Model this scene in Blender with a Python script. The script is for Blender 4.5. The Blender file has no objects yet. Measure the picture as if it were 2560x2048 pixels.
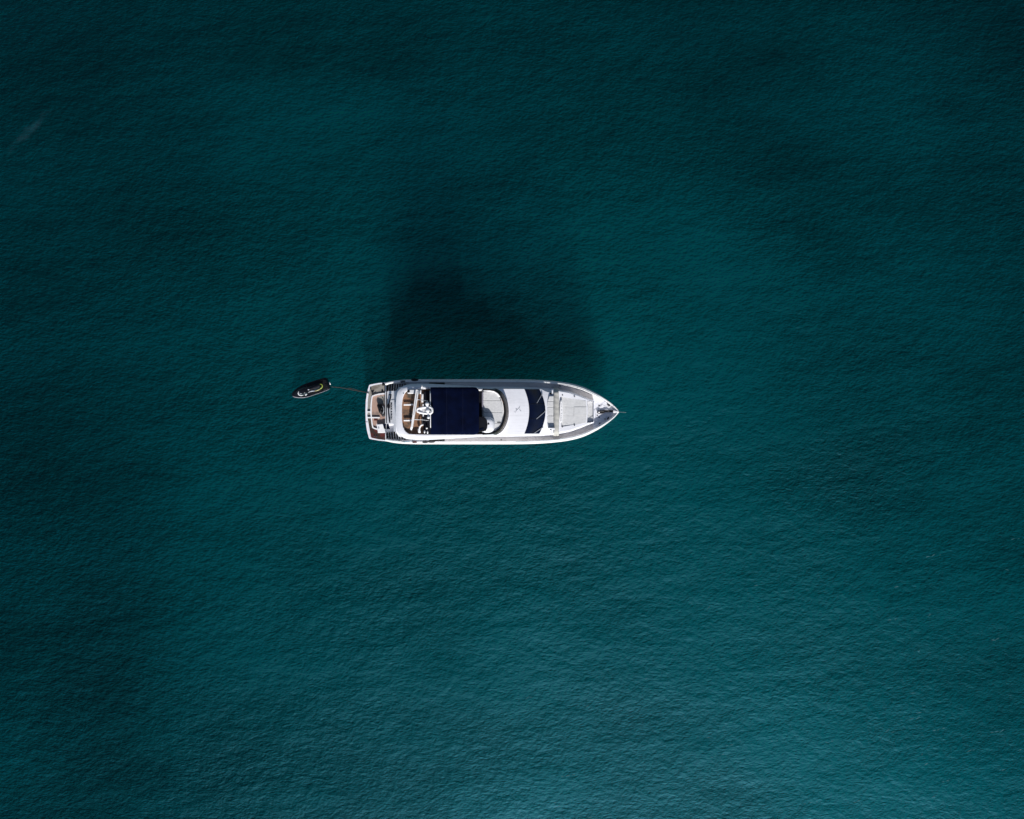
import bpy, math, random
from mathutils import Vector, Matrix
random.seed(7)
sc = bpy.context.scene

# ------------------------------------------------------------------ camera, sky, sun, exposure
H = 70.0                       # drone height above the water (m)
FW = 89.34                     # width of water seen by the frame (m)
S = FW / 2560                  # metres per photograph pixel on the water
cam = bpy.data.cameras.new('camera'); co = bpy.data.objects.new('camera', cam)
sc.collection.objects.link(co); co.location = (0, 0, H)
cam.sensor_width = 36; cam.lens = 36 * H / FW; cam.clip_end = 5000; sc.camera = co
EL = math.radians(32); AZ = math.radians(9)          # sun towards (sin AZ, -cos AZ)
world = bpy.data.worlds.new('World'); sc.world = world; world.use_nodes = True
wn = world.node_tree
sky = wn.nodes.new('ShaderNodeTexSky'); sky.sky_type = 'NISHITA'; sky.sun_disc = False
sky.sun_elevation = EL; sky.sun_rotation = math.pi - AZ
bg = wn.nodes['Background']; wn.links.new(sky.outputs[0], bg.inputs[0]); bg.inputs[1].default_value = 0.068
sd = Vector((math.sin(AZ) * math.cos(EL), -math.cos(AZ) * math.cos(EL), math.sin(EL)))
sl = bpy.data.lights.new('sun', 'SUN'); sl.energy = 5.0; sl.angle = math.radians(2.0); sl.color = (1, .965, .92)
so = bpy.data.objects.new('sun', sl); so.rotation_euler = sd.to_track_quat('Z', 'Y').to_euler()
so.location = (0, 0, 50); sc.collection.objects.link(so)
vs_ = sc.view_settings; vs_.view_transform = 'Standard'; vs_.look = 'None'; vs_.exposure = 0.17; vs_.gamma = 1
cy = sc.cycles; cy.use_denoising = True; cy.max_bounces = 8; cy.volume_bounces = 0
cy.transparent_max_bounces = 12; cy.sample_clamp_indirect = 4; cy.caustics_reflective = False; cy.caustics_refractive = False

# ------------------------------------------------------------------ helpers
CY = 1029.6                    # yacht centreline in photograph pixels
def U(px, py, z=0.0):
    """where the photograph pixel (px, py) lies at height z"""
    k = (H - z) / H * S
    return Vector(((px - 1280) * k, (1024 - py) * k, z))
def lerp(a, b, t): return a + (b - a) * t
def interp(tab, x):
    if x <= tab[0][0]: return tab[0][1]
    for (x0, y0), (x1, y1) in zip(tab, tab[1:]):
        if x <= x1: return lerp(y0, y1, (x - x0) / (x1 - x0))
    return tab[-1][1]
def smooth(tab, x):
    """monotone-ish smooth interpolation through a table"""
    n = len(tab)
    if x <= tab[0][0]: return tab[0][1]
    if x >= tab[-1][0]: return tab[-1][1]
    for i in range(n - 1):
        if x <= tab[i + 1][0]: break
    def sl_(j):
        if j <= 0: return (tab[1][1] - tab[0][1]) / (tab[1][0] - tab[0][0])
        if j >= n - 1: return (tab[-1][1] - tab[-2][1]) / (tab[-1][0] - tab[-2][0])
        a = (tab[j][1] - tab[j - 1][1]) / (tab[j][0] - tab[j - 1][0]); b = (tab[j + 1][1] - tab[j][1]) / (tab[j + 1][0] - tab[j][0])
        return 0 if a * b <= 0 else 2 * a * b / (a + b)
    x0, y0 = tab[i]; x1, y1 = tab[i + 1]; h = x1 - x0; t = (x - x0) / h
    return ((2*t**3 - 3*t**2 + 1) * y0 + (t**3 - 2*t**2 + t) * h * sl_(i) + (-2*t**3 + 3*t**2) * y1 + (t**3 - t**2) * h * sl_(i + 1))

class MB:
    def __init__(s): s.v = []; s.f = []
    def add(s, vs, fs):
        n = len(s.v); s.v += [tuple(p) for p in vs]; s.f += [tuple(i + n for i in f) for f in fs]; return s
    def prism(s, top, zb):
        """top: 3D points (convex-ish outline); walls drop vertically to zb (number or list)"""
        n = len(top); zb_ = zb if isinstance(zb, (list, tuple)) else [zb] * n
        vs = list(top) + [(p[0], p[1], z) for p, z in zip(top, zb_)]
        fs = [tuple(range(n)), tuple(range(2 * n - 1, n - 1, -1))] + [(i, i + n, (i + 1) % n + n, (i + 1) % n) for i in range(n)]
        return s.add(vs, fs)
    def rect(s, x0, y0, x1, y1, zt, zb):
        """axis aligned block given by photograph pixels at its top height"""
        return s.prism([U(x0, y0, zt), U(x0, y1, zt), U(x1, y1, zt), U(x1, y0, zt)], zb)
    def loft(s, rings, closed=True, caps=False, ends=False):
        m = len(rings[0]); vs = [p for r in rings for p in r]; fs = []
        for i in range(len(rings) - 1):
            for j in range(m if closed else m - 1):
                k = (j + 1) % m; fs.append((i * m + j, i * m + k, (i + 1) * m + k, (i + 1) * m + j))
        if caps: fs += [tuple(range(m - 1, -1, -1)), tuple(range((len(rings) - 1) * m, len(rings) * m))]
        return s.add(vs, fs)
    def tube(s, pts, r, n=8, closed=False):
        pts = [Vector(p) for p in pts]; rings = []; N_ = len(pts)
        for i, p in enumerate(pts):
            if closed: d = pts[(i + 1) % N_] - pts[i - 1]
            else: d = pts[min(i + 1, N_ - 1)] - pts[max(i - 1, 0)]
            d.normalize(); a = d.cross(Vector((0, 0, 1)))
            if a.length < .05: a = d.cross(Vector((0, 1, 0)))
            a.normalize(); b = d.cross(a); rr = r[i] if isinstance(r, (list, tuple)) else r
            rings.append([p + (a * math.cos(t) + b * math.sin(t)) * rr for t in [2 * math.pi * k / n for k in range(n)]])
        if closed: rings.append(rings[0]); return s.loft(rings)
        return s.loft(rings, caps=True)
    def ball(s, c, rx, ry, rz, rot=0, n=16, m=10, zmin=-1.0):
        rings = []; c = Vector(c); R = Matrix.Rotation(rot, 3, 'Z')
        for i in range(m + 1):
            a = math.pi * i / m; z = max(math.cos(a), zmin); q = math.sin(a)
            rings.append([c + R @ Vector((rx * q * math.cos(t), ry * q * math.sin(t), rz * z)) for t in [2 * math.pi * k / n for k in range(n)]])
        return s.loft(rings)
    def cyl(s, c, r, h, n=20):
        c = Vector(c); ring = [c + Vector((r * math.cos(t), r * math.sin(t), h)) for t in [2 * math.pi * k / n for k in range(n)]]
        return s.prism(ring, c.z)
    def grid(s, rows):
        m = len(rows[0]); fs = []
        for i in range(len(rows) - 1):
            for j in range(m - 1): fs.append((i * m + j, i * m + j + 1, (i + 1) * m + j + 1, (i + 1) * m + j))
        return s.add([p for r in rows for p in r], fs)
    def build(s, name, m, parent=None, bevel=0, smooth_=False, seg=2, angle=None):
        me = bpy.data.meshes.new(name)
        base = Vector((0, 0, 0)); M = None
        if parent is not None: M = MW[parent].inverted()
        vs = [tuple(M @ Vector(p)) for p in s.v] if M is not None else s.v
        me.from_pydata(vs, [], s.f); me.validate(); me.update()
        import bmesh
        bm = bmesh.new(); bm.from_mesh(me); bmesh.ops.remove_doubles(bm, verts=bm.verts, dist=.0004)
        bmesh.ops.recalc_face_normals(bm, faces=bm.faces); bm.to_mesh(me); bm.free()
        o = bpy.data.objects.new(name, me); sc.collection.objects.link(o); me.materials.append(m)
        if parent is not None: o.parent = parent
        MW[o] = MW[parent] if parent is not None else Matrix.Identity(4)
        if smooth_: me.shade_smooth()
        if angle is not None:
            me.shade_smooth(); me.set_sharp_from_angle(angle=math.radians(angle))
        if bevel:
            b = o.modifiers.new('bevel', 'BEVEL'); b.width = bevel; b.segments = seg; b.limit_method = 'ANGLE'; b.angle_limit = math.radians(35)
        return o
MW = {}
def empty(name, loc, rz=0):
    o = bpy.data.objects.new(name, None); sc.collection.objects.link(o); o.location = loc; o.rotation_euler = (0, 0, rz)
    o.empty_display_size = .5
    MW[o] = Matrix.Translation(loc) @ Matrix.Rotation(rz, 4, 'Z'); return o
def tag(o, label=None, cat=None, group=None, kind=None):
    for k, v in (('label', label), ('category', cat), ('group', group), ('kind', kind)):
        if v: o[k] = v
    return o

# ------------------------------------------------------------------ materials
def newmat(name):
    m = bpy.data.materials.new(name); m.use_nodes = True; return m, m.node_tree.nodes, m.node_tree.links, m.node_tree.nodes['Principled BSDF']
def coord(N, L, scale=(1, 1, 1), rot=0.0):
    t = N.new('ShaderNodeTexCoord'); mp = N.new('ShaderNodeMapping'); mp.inputs['Scale'].default_value = scale; mp.inputs['Rotation'].default_value = (0, 0, rot)
    L.new(t.outputs['Object'], mp.inputs[0]); return mp.outputs[0]
def noise(N, L, vec, scale, detail=4, rough=.55):
    n = N.new('ShaderNodeTexNoise'); n.inputs['Scale'].default_value = scale; n.inputs['Detail'].default_value = detail
    n.inputs['Roughness'].default_value = rough; L.new(vec, n.inputs['Vector']); return n.outputs['Fac']
def ramp(N, L, fac, stops):
    r = N.new('ShaderNodeValToRGB'); e = r.color_ramp.elements
    while len(e) < len(stops): e.new(.5)
    for el, (p, c) in zip(e, stops): el.position = p; el.color = (*c, 1)
    L.new(fac, r.inputs[0]); return r.outputs[0]
def mathn(N, L, op, a, b):
    x = N.new('ShaderNodeMath'); x.operation = op
    for i, k in enumerate((a, b)):
        if hasattr(k, 'links'): L.new(k, x.inputs[i])
        else: x.inputs[i].default_value = k
    return x.outputs[0]
def simple(name, c, rough=.5, var=.12, scale=3.0, metal=0, spec=.5, bump=0, bscale=60, stretch=(1, 1, 1)):
    m, N, L, P = newmat(name); v = coord(N, L, stretch); f = noise(N, L, v, scale, 5, .6)
    L.new(ramp(N, L, f, [(.3, tuple(x * (1 - var) for x in c)), (.7, tuple(min(1, x * (1 + var)) for x in c))]), P.inputs['Base Color'])
    P.inputs['Roughness'].default_value = rough; P.inputs['Metallic'].default_value = metal; P.inputs['Specular IOR Level'].default_value = spec
    if bump:
        b = N.new('ShaderNodeBump'); b.inputs['Strength'].default_value = .6; b.inputs['Distance'].default_value = bump
        L.new(noise(N, L, v, bscale, 3), b.inputs['Height']); L.new(b.outputs[0], P.inputs['Normal'])
    return m
M = {}
def gelcoat(name, c, dirt):
    m, N, L, P = newmat(name); v = coord(N, L); a = noise(N, L, v, 1.1, 6, .65); b = noise(N, L, coord(N, L, (.35, 3, 1)), 2.5, 5, .6)
    f = mathn(N, L, 'MULTIPLY', a, b)
    L.new(ramp(N, L, f, [(.12, tuple(x * (1 - dirt) for x in c)), (.26, c)]), P.inputs['Base Color'])
    P.inputs['Roughness'].default_value = .32; return m
M['white'] = gelcoat('white_gelcoat', (.755, .765, .82), .12)
M['hullwhite'] = gelcoat('hull_white', (.84, .84, .84), .05)
M['grey_white'] = gelcoat('off_white_nonskid', (.62, .63, .66), .10)
M['greige'] = simple('greige_nonskid_deck', (.70, .655, .625), .7, .10, 1.5, bump=.004, bscale=90)
M['cushion'] = simple('grey_cushion', (.56, .565, .575), .85, .09, 5, spec=.2, bump=.02, bscale=7)
M['bolster'] = simple('beige_cover', (.43, .425, .40), .85, .06, 2.5, spec=.2, bump=.03, bscale=3)
M['navy'] = simple('navy_canvas', (.0007, .0026, .0150), .9, .4, 1.2, spec=.05, bump=.03, bscale=1.6)
M['navy_seam'] = simple('navy_piping', (.004, .007, .026), .8, .2, 3, spec=.1)
M['darkvinyl'] = simple('dark_vinyl', (.005, .006, .011), .6, .4, 2, spec=.12)
M['black'] = simple('black_rubber', (.006, .006, .008), .5, .3, 4, spec=.25)
M['charcoal'] = simple('charcoal_mesh', (.035, .035, .04), .7, .3, 6, spec=.3)
M['glass'] = simple('tinted_windshield', (.002, .004, .018), .12, .3, 1.2, spec=.3)
M['brown'] = simple('brown_tinted_acrylic', (.035, .026, .018), .35, .5, .6, spec=.3)
M['steel'] = simple('stainless_steel', (.6, .6, .62), .25, .05, 8, metal=1)
M['metalwhite'] = simple('white_painted_metal', (.78, .78, .8), .35, .04, 4)
M['grey'] = simple('grey_plastic', (.3, .32, .36), .5, .1, 4)
M['rope'] = simple('brown_rope', (.045, .03, .024), .9, .3, 12)
M['chain'] = simple('wet_chain', (.22, .30, .30), .4, .2, 20, metal=.4)
M['redfender'] = simple('dark_red_vinyl', (.05, .008, .01), .45, .2, 4)
M['lime'] = simple('lime_trim', (.32, .40, .07), .4, .06, 6)
M['grey_dark'] = simple('dark_grey_plastic', (.15, .15, .18), .35, .1, 4)
M['gloss_black'] = simple('gloss_black', (.004, .004, .006), .12, .3, 3, spec=.5)
M['lilacgrey'] = simple('lilac_grey_plastic', (.20, .19, .24), .35, .1, 4)
def teak(name, dry, wet, edge, sc_=1.0, plank=.07, axis=1, seam=.5):
    """plank seams plus irregular wet patches"""
    m, N, L, P = newmat(name)
    f = noise(N, L, coord(N, L), sc_, 5, .6)
    g = noise(N, L, coord(N, L, (6, 40, 1) if axis == 1 else (40, 6, 1)), 1.0, 3)
    base = ramp(N, L, f, [(edge - .05, wet), (edge + .06, dry)])
    t = N.new('ShaderNodeTexCoord'); sp = N.new('ShaderNodeSeparateXYZ'); L.new(t.outputs['Object'], sp.inputs[0])
    fr = mathn(N, L, 'FRACT', mathn(N, L, 'DIVIDE', sp.outputs[axis], plank), 0)
    line = mathn(N, L, 'LESS_THAN', fr, .10)
    mul = mathn(N, L, 'SUBTRACT', mathn(N, L, 'ADD', .75, mathn(N, L, 'MULTIPLY', g, .5)), mathn(N, L, 'MULTIPLY', line, seam))
    mx = N.new('ShaderNodeMix'); mx.data_type = 'RGBA'; mx.blend_type = 'MULTIPLY'; mx.inputs[0].default_value = 1
    L.new(base, mx.inputs[6])
    cmb = N.new('ShaderNodeCombineColor'); [L.new(mul, cmb.inputs[i]) for i in range(3)]
    L.new(cmb.outputs[0], mx.inputs[7]); L.new(mx.outputs[2], P.inputs['Base Color'])
    P.inputs['Roughness'].default_value = .6; P.inputs['Specular IOR Level'].default_value = .3; return m
M['flyteak'] = teak('flybridge_teak', (.25, .135, .08), (.07, .06, .048), .47, .9)
M['teak_grey'] = teak('weathered_teak', (.27, .255, .23), (.17, .15, .13), .42, 1.6, .06)
M['teak_pink'] = teak('bleached_teak', (.40, .27, .22), (.22, .17, .15), .42, 1.4, .06, 0)
M['teak_red'] = teak('wet_red_teak', (.085, .016, .014), (.03, .018, .014), .47, 1.4, .06)
M['stairteak'] = teak('stair_teak', (.055, .048, .036), (.02, .018, .018), .45, 2.0, .06, 1)

# ------------------------------------------------------------------ the sea
def water():
    m, N, L, P = newmat('sea_water'); N.remove(P); out = N['Material Output']
    def nz(scale, st, rot, d=4, r=.55): return noise(N, L, coord(N, L, st, rot), scale, d, r)
    mul = lambda a, b: mathn(N, L, 'MULTIPLY', a, b)
    add = lambda a, b: mathn(N, L, 'ADD', a, b)
    sub = lambda a, b: mathn(N, L, 'SUBTRACT', a, b)
    # wave heights: ripples, wavelets, chop and a long low swell, stronger where the wind touches the water
    rip = nz(4.4, (.52, 1, 1), -.55, 4, .7); wav = nz(1.6, (.60, 1, 1), -1.15, 4, .65); chop = nz(.5, (.60, 1, 1), -1.2, 4, .6); swell = nz(.10, (.40, 1, 1), -1.25, 3)
    amp = add(mul(nz(.05, (1, 1, 1), 0, 3, .6), 1.3), .35)
    h = add(mul(add(add(mul(rip, .085), mul(wav, .15)), mul(chop, .22)), amp), mul(swell, .6))
    bp = N.new('ShaderNodeBump'); bp.inputs['Strength'].default_value = 1; bp.inputs['Distance'].default_value = .8; L.new(h, bp.inputs['Height'])
    gl = N.new('ShaderNodeBsdfGlossy'); gl.distribution = 'BECKMANN'; bg_ = N.new('ShaderNodeBump'); bg_.inputs['Strength'].default_value = 1; bg_.inputs['Distance'].default_value = .5; L.new(h, bg_.inputs['Height'])
    gl.inputs['Roughness'].default_value = .44; gl.inputs['Color'].default_value = (.22, .62, .86, 1); L.new(bg_.outputs[0], gl.inputs['Normal'])
    # wave light and dark put into the transmission colour: ripples, wavelets, swell, broad glow
    # relief shading in colour: facets tilted roughly sunward are lightened, the others darkened
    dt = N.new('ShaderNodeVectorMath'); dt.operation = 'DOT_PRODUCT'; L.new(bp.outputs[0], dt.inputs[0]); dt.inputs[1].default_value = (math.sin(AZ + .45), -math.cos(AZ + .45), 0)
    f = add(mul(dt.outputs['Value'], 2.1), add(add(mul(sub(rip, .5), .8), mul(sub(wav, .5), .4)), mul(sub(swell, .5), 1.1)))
    # painted brightness: broad ragged glow under and below the yacht, fading to darker edges
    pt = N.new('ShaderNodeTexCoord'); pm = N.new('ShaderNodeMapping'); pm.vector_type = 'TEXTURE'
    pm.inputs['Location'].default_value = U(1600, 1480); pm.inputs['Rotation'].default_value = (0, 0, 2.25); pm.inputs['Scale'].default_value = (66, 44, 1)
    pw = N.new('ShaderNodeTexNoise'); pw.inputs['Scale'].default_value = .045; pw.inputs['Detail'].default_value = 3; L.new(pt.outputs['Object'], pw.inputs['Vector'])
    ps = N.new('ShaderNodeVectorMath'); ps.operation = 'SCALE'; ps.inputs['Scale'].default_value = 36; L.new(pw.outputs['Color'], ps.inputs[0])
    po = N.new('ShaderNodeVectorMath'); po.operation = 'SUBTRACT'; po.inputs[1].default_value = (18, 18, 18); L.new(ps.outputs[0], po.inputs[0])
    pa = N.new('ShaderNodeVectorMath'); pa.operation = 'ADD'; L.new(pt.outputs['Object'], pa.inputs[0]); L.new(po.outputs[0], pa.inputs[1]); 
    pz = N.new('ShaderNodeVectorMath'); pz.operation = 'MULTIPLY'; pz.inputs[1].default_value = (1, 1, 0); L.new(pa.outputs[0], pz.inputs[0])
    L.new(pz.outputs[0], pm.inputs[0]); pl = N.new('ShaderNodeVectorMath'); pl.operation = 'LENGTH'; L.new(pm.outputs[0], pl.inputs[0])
    glow_fade = N.new('ShaderNodeMapRange'); glow_fade.interpolation_type = 'SMOOTHSTEP'; glow_fade.inputs['From Min'].default_value = 0; glow_fade.inputs['From Max'].default_value = 1.35
    glow_fade.inputs['To Min'].default_value = 1.08; glow_fade.inputs['To Max'].default_value = .56; L.new(pl.outputs['Value'], glow_fade.inputs['Value'])
    f = add(f, glow_fade.outputs['Result'])
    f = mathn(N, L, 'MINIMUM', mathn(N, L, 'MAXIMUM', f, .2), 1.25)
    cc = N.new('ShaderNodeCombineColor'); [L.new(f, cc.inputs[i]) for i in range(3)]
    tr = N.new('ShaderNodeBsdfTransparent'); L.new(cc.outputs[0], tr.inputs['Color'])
    df = N.new('ShaderNodeBsdfDiffuse'); df.inputs['Color'].default_value = (0.0, .06, .065, 1); L.new(bp.outputs[0], df.inputs['Normal'])
    m0 = N.new('ShaderNodeMixShader'); m0.inputs[0].default_value = .015; L.new(tr.outputs[0], m0.inputs[1]); L.new(df.outputs[0], m0.inputs[2])
    # Schlick reflectance of water, the same from above and from below
    lw = N.new('ShaderNodeLayerWeight'); lw.inputs['Blend'].default_value = .5; L.new(bp.outputs[0], lw.inputs['Normal'])
    frs = add(mul(mathn(N, L, 'POWER', lw.outputs['Facing'], 5.0), .98), .02)
    mx = N.new('ShaderNodeMixShader'); L.new(frs, mx.inputs[0]); L.new(m0.outputs[0], mx.inputs[1]); L.new(gl.outputs[0], mx.inputs[2])
    # faint pale wind slick in the upper left
    tcs = N.new('ShaderNodeTexCoord'); mp = N.new('ShaderNodeMapping'); mp.vector_type = 'TEXTURE'
    mp.inputs['Location'].default_value = U(95, 308); mp.inputs['Rotation'].default_value = (0, 0, .80); mp.inputs['Scale'].default_value = (3.4, .65, 1)
    wob = N.new('ShaderNodeVectorMath'); wob.operation = 'ADD'; L.new(tcs.outputs['Object'], wob.inputs[0])
    wn_ = N.new('ShaderNodeTexNoise'); wn_.inputs['Scale'].default_value = .8; L.new(tcs.outputs['Object'], wn_.inputs['Vector'])
    ws_ = N.new('ShaderNodeVectorMath'); ws_.operation = 'SCALE'; ws_.inputs['Scale'].default_value = 1.2; L.new(wn_.outputs['Color'], ws_.inputs[0]); L.new(ws_.outputs[0], wob.inputs[1])
    L.new(wob.outputs[0], mp.inputs[0]); ln = N.new('ShaderNodeVectorMath'); ln.operation = 'LENGTH'; L.new(mp.outputs[0], ln.inputs[0])
    sm = mul(mathn(N, L, 'MAXIMUM', sub(1.0, ln.outputs['Value']), 0.0), mul(nz(5, (.5, 1, 1), -.4, 4, .7), .75))
    sdf = N.new('ShaderNodeBsdfDiffuse'); sdf.inputs['Color'].default_value = (.045, .12, .16, 1)
    m3 = N.new('ShaderNodeMixShader'); L.new(sm, m3.inputs[0]); L.new(mx.outputs[0], m3.inputs[1]); L.new(sdf.outputs[0], m3.inputs[2])
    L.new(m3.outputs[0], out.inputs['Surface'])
    vs = N.new('ShaderNodeVolumeScatter'); vs.inputs['Color'].default_value = (0.0, .71, .99, 1); vs.inputs['Density'].default_value = .088; vs.inputs['Anisotropy'].default_value = .50
    va = N.new('ShaderNodeVolumeAbsorption'); va.inputs['Color'].default_value = (0.0, .66, .99, 1); va.inputs['Density'].default_value = .040
    ad = N.new('ShaderNodeAddShader'); L.new(vs.outputs[0], ad.inputs[0]); L.new(va.outputs[0], ad.inputs[1]); L.new(ad.outputs[0], out.inputs['Volume'])
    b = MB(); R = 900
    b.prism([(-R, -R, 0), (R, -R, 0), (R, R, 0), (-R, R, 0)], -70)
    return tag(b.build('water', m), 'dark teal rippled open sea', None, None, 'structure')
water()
# tiny breaking crests: short thin flecks of foam, most of them in the windward lower right
fm = MB(); rf = random.Random(21)
for i in range(420):
    px, py = rf.uniform(0, 2560), rf.uniform(0, 2048)
    wgt = .006 + 1.6 * max(0, (px / 2560 - .45)) * max(0, (py / 2048 - .62)) * 5
    if rf.random() > wgt or (860 < px < 1600 and 880 < py < 1160) or (700 < px < 920 and 900 < py < 1050): continue
    for j in range(rf.choice((1, 1, 2, 2, 3))):
        cx, cy2 = px + j * rf.uniform(8, 16), py - j * rf.uniform(1, 4); n = 6; l = rf.uniform(3, 13); a = rf.gauss(.25, .3); top, bot = [], []
        for k in range(n + 1):
            t = k / n - .5; w = (1 - (2 * t) ** 2) * rf.uniform(.4, .9) + .08; x_ = cx + t * l; y_ = cy2 - t * l * math.tan(a) + 6 * t * t * .3
            top.append(U(x_, y_ - w * .55, .012)); bot.append(U(x_, y_ + w * .55, .012))
        fm.loft([top, bot], closed=False)
tag(fm.build('foam', simple('foam_crest', (.09, .21, .24), .9, .2, 8)), 'thin pale flecks of foam on the wavelets, thickest toward the lower right', None, None, 'stuff')

# ================================================================== THE YACHT
Y = empty('motor_yacht', (U(1230, CY, 0).x, U(1230, CY, 0).y, 0))
tag(Y, 'white motor yacht with a navy canvas top and grey sun pads on the open sea', 'yacht')
HB = [(966, 73.5), (984, 77.3), (1007, 79.6), (1045, 80.8), (1180, 81), (1273, 81), (1310, 80.6), (1347, 79.3), (1384, 76.6), (1421, 72), (1458, 62.3), (1486, 49.2), (1500, 41.5), (1514, 32), (1524, 24.5), (1533, 16.5), (1540, 8.5), (1543.5, 3.6), (1545, 0)]
SH = [(966, 1.55), (1045, 1.95), (1300, 2.15), (1400, 2.35), (1470, 2.6), (1545, 2.85)]
hb = lambda x: smooth(HB, x)
sheer = lambda x: smooth(SH, x)
def deckz(x): return interp([(966, 1.35), (1111, 1.35), (1112, 1.70), (1300, 1.80), (1400, 1.9), (1545, 2.25)], x)
def H2(x, h, z, side):        # point on the yacht: photograph x, half breadth in pixels, height
    return U(x, CY - side * h, z)
XS = [966, 975, 984, 995, 1007, 1025, 1045, 1080, 1120, 1160, 1200, 1240, 1273, 1310, 1330, 1347, 1366, 1384, 1403, 1421, 1440, 1458, 1472, 1486, 1493, 1500, 1507, 1514, 1519, 1524, 1529, 1533, 1537, 1540, 1542, 1543.5, 1544.5, 1545]
def hull_ring(x):
    b, zs = hb(x), sheer(x); zr = zs - .62 - .1 * interp([(1400, 0), (1545, 1)], x)
    rake = interp([(1300, 0), (1545, 34)], x)          # the stem slopes aft towards the water
    tuck = interp([(966, 2.5), (1384, 4), (1480, 5), (1545, 1.2)], x)
    lean = interp([(1300, .97), (1545, .5)], x)
    def P(h, z, xx, sgn): return Vector((U(xx, 0, zr).x, U(0, CY - sgn * h, zr).y, z))
    r = []
    half = [(0, -1.15, rake * 1.3), (b * .55 * lean, -.75, rake), (b * .93 * lean, .05, rake * .75), (b * lerp(.985, .88, 1 - lean), .75, rake * .35), (b, zr - .06, 0), (b + .35, zr, 0), (b - .3, zr + .05, 0), (max(b - tuck, 0), zs, 0), (max(b - tuck - 2.6, 0), zs + .012, 0), (max(b - tuck - 3.8, 0), zs - .04, 0), (max(b - tuck - 5.0, 0), deckz(x) - .15, 0)]
    for h, z, dx in half: r.append(P(h, z, x - dx, 1))
    l = [P(h, z, x - dx, -1) for h, z, dx in half]
    return l[::-1], r
L_, R_ = [], []
for x in XS:
    l, r = hull_ring(x); L_.append(l); R_.append(r)
b = MB(); b.loft(L_, closed=False); b.loft(R_, closed=False)
st = L_[0] + R_[0][1:]; b.add(st, [tuple(range(len(st)))])     # transom of the hull
b.build('hull', M['hullwhite'], Y, angle=35)

# decks
def deck(name, x0, x1, m, dz=0, wid=None, parent=Y, step=6, lo=None):
    rows = []; x = x0
    while True:
        h = hb(x) - interp([(966, 7.0), (1384, 8.6), (1480, 9.4), (1545, 5)], x); h = max(h, .2)
        if wid: h = min(h, wid)
        z = deckz(x) + dz
        rows.append([Vector((U(x, 0, z).x, U(0, CY - v * h, z).y, z + .05 * (1 - v * v))) for v in [k / 10 for k in range(-10, 11)]])
        if x >= x1: break
        x = min(x + step, x1)
    return MB().grid(rows).build(name, m, parent, smooth_=True)
deck('side_deck', 1112, 1483, M['greige'])
deck('foredeck', 1483, 1541, M['white'], .004)
deck('cockpit_sole', 1010, 1112, M['stairteak'], -.35)
deck('quarter_deck', 1012, 1073, M['grey_white'], .0)

# deckhouse: 2-pixel height field, vertical walls dropped to the deck
def crown(v, w): return 1 - min(1, (v / w) ** 2)
PRO = [(985, 3.70), (1235, 3.72), (1245, 3.90), (1312, 3.86), (1316, 3.80), (1350, 2.98), (1354, 2.93), (1366, 2.80)]
def house_z(x, v):
    xe = x - 13.5 * (1 - (v / 57) ** 2) * interp([(1290, 0), (1312, 1)], x)
    return smooth(PRO, xe) - .10 * (v / 57) ** 2
HW = [(985, 50), (1000, 56), (1250, 57), (1350, 56.5), (1366, 50), (1380, 46)]
HBASE = [(985, 62), (1250, 62.5), (1340, 61), (1380, 59)]
rows = []
x = 990
while x <= 1380:
    w, wb = smooth(HW, x), smooth(HBASE, x); zr = smooth(PRO, x); row = []
    row.append((U(x, 0, zr).x, U(0, CY - wb, 1.75).y, 1.2)); row.append((U(x, 0, zr).x, U(0, CY - wb, 1.75).y, 2.0))
    for k in range(-28, 29):
        v = k / 28 * w; z = house_z(x, v); row.append((U(x, 0, zr).x, U(0, CY + v, z).y, z))
    row.append((U(x, 0, zr).x, U(0, CY + wb, 1.75).y, 2.0)); row.append((U(x, 0, zr).x, U(0, CY + wb, 1.75).y, 1.2))
    rows.append(row); x += 2
b = MB(); b.grid(rows); b.add(rows[0], [tuple(range(len(rows[0])))]); b.add(rows[-1], [tuple(range(len(rows[-1])))])
house = b.build('deckhouse', M['white'], Y, angle=38)

# windshield lies on the sloping front of the deckhouse
rows = []
for i in range(25):
    t = i / 24; row = []
    for k in range(-30, 31):
        v = k / 30 * 55.7; c = 1 - (v / 57) ** 2
        xa = 1310.5 + 12.3 * c; xb = 1347.5 + 16 * c; x = lerp(xa, xb, t)
        z = house_z(x, v) + .016; zr = smooth(PRO, x)
        row.append((U(x, 0, zr).x, U(0, CY - .8 + v, z).y, z))
    rows.append(row)
ws = MB().grid(rows).build('windshield', M['glass'], house, smooth_=True)
for v0 in (-18.5, 18.5):
    b = MB(); pts = []
    for i in range(9):
        t = i / 8; v = v0 * (1 + .02 * t); c = 1 - (v / 57) ** 2; x = lerp(1311 + 12.3 * c, 1347 + 16 * c, t); z = house_z(x, v) + .022
        pts.append((U(x, 0, smooth(PRO, x)).x, U(0, CY - .8 + v, z).y, z))
    b.tube(pts, .016, 6).build('mullion', M['darkvinyl'], ws)
for a, e in (((1355, 986), (1343, 1006)), ((1362.5, 1029), (1342, 1046.5)), ((1356.5, 1069), (1336, 1082.5))):
    za = house_z(a[0], a[1] - CY) + .07; ze = house_z(e[0], e[1] - CY) + .07
    b = MB(); b.tube([U(*a, za + .02), U(*e, ze)], [.028, .03], 6)
    d = (U(*e, ze) - U(*a, za)).normalized(); p = U(*e, ze); q = Vector((-d.y, d.x, 0)) * .012
    b.tube([lerp(U(*a, za), p, .35) + q, p + d * .05 + q], .026, 6); b.cyl(U(a[0], a[1], za - .08), .06, .12, 12)
    b.build('wiper', M['grey'], ws)
for py in (984.5, 1073.5):
    MB().cyl(U(1377, py, 2.72), .085, .06, 18).build('deck_light', M['black'], house, bevel=.01)
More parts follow.
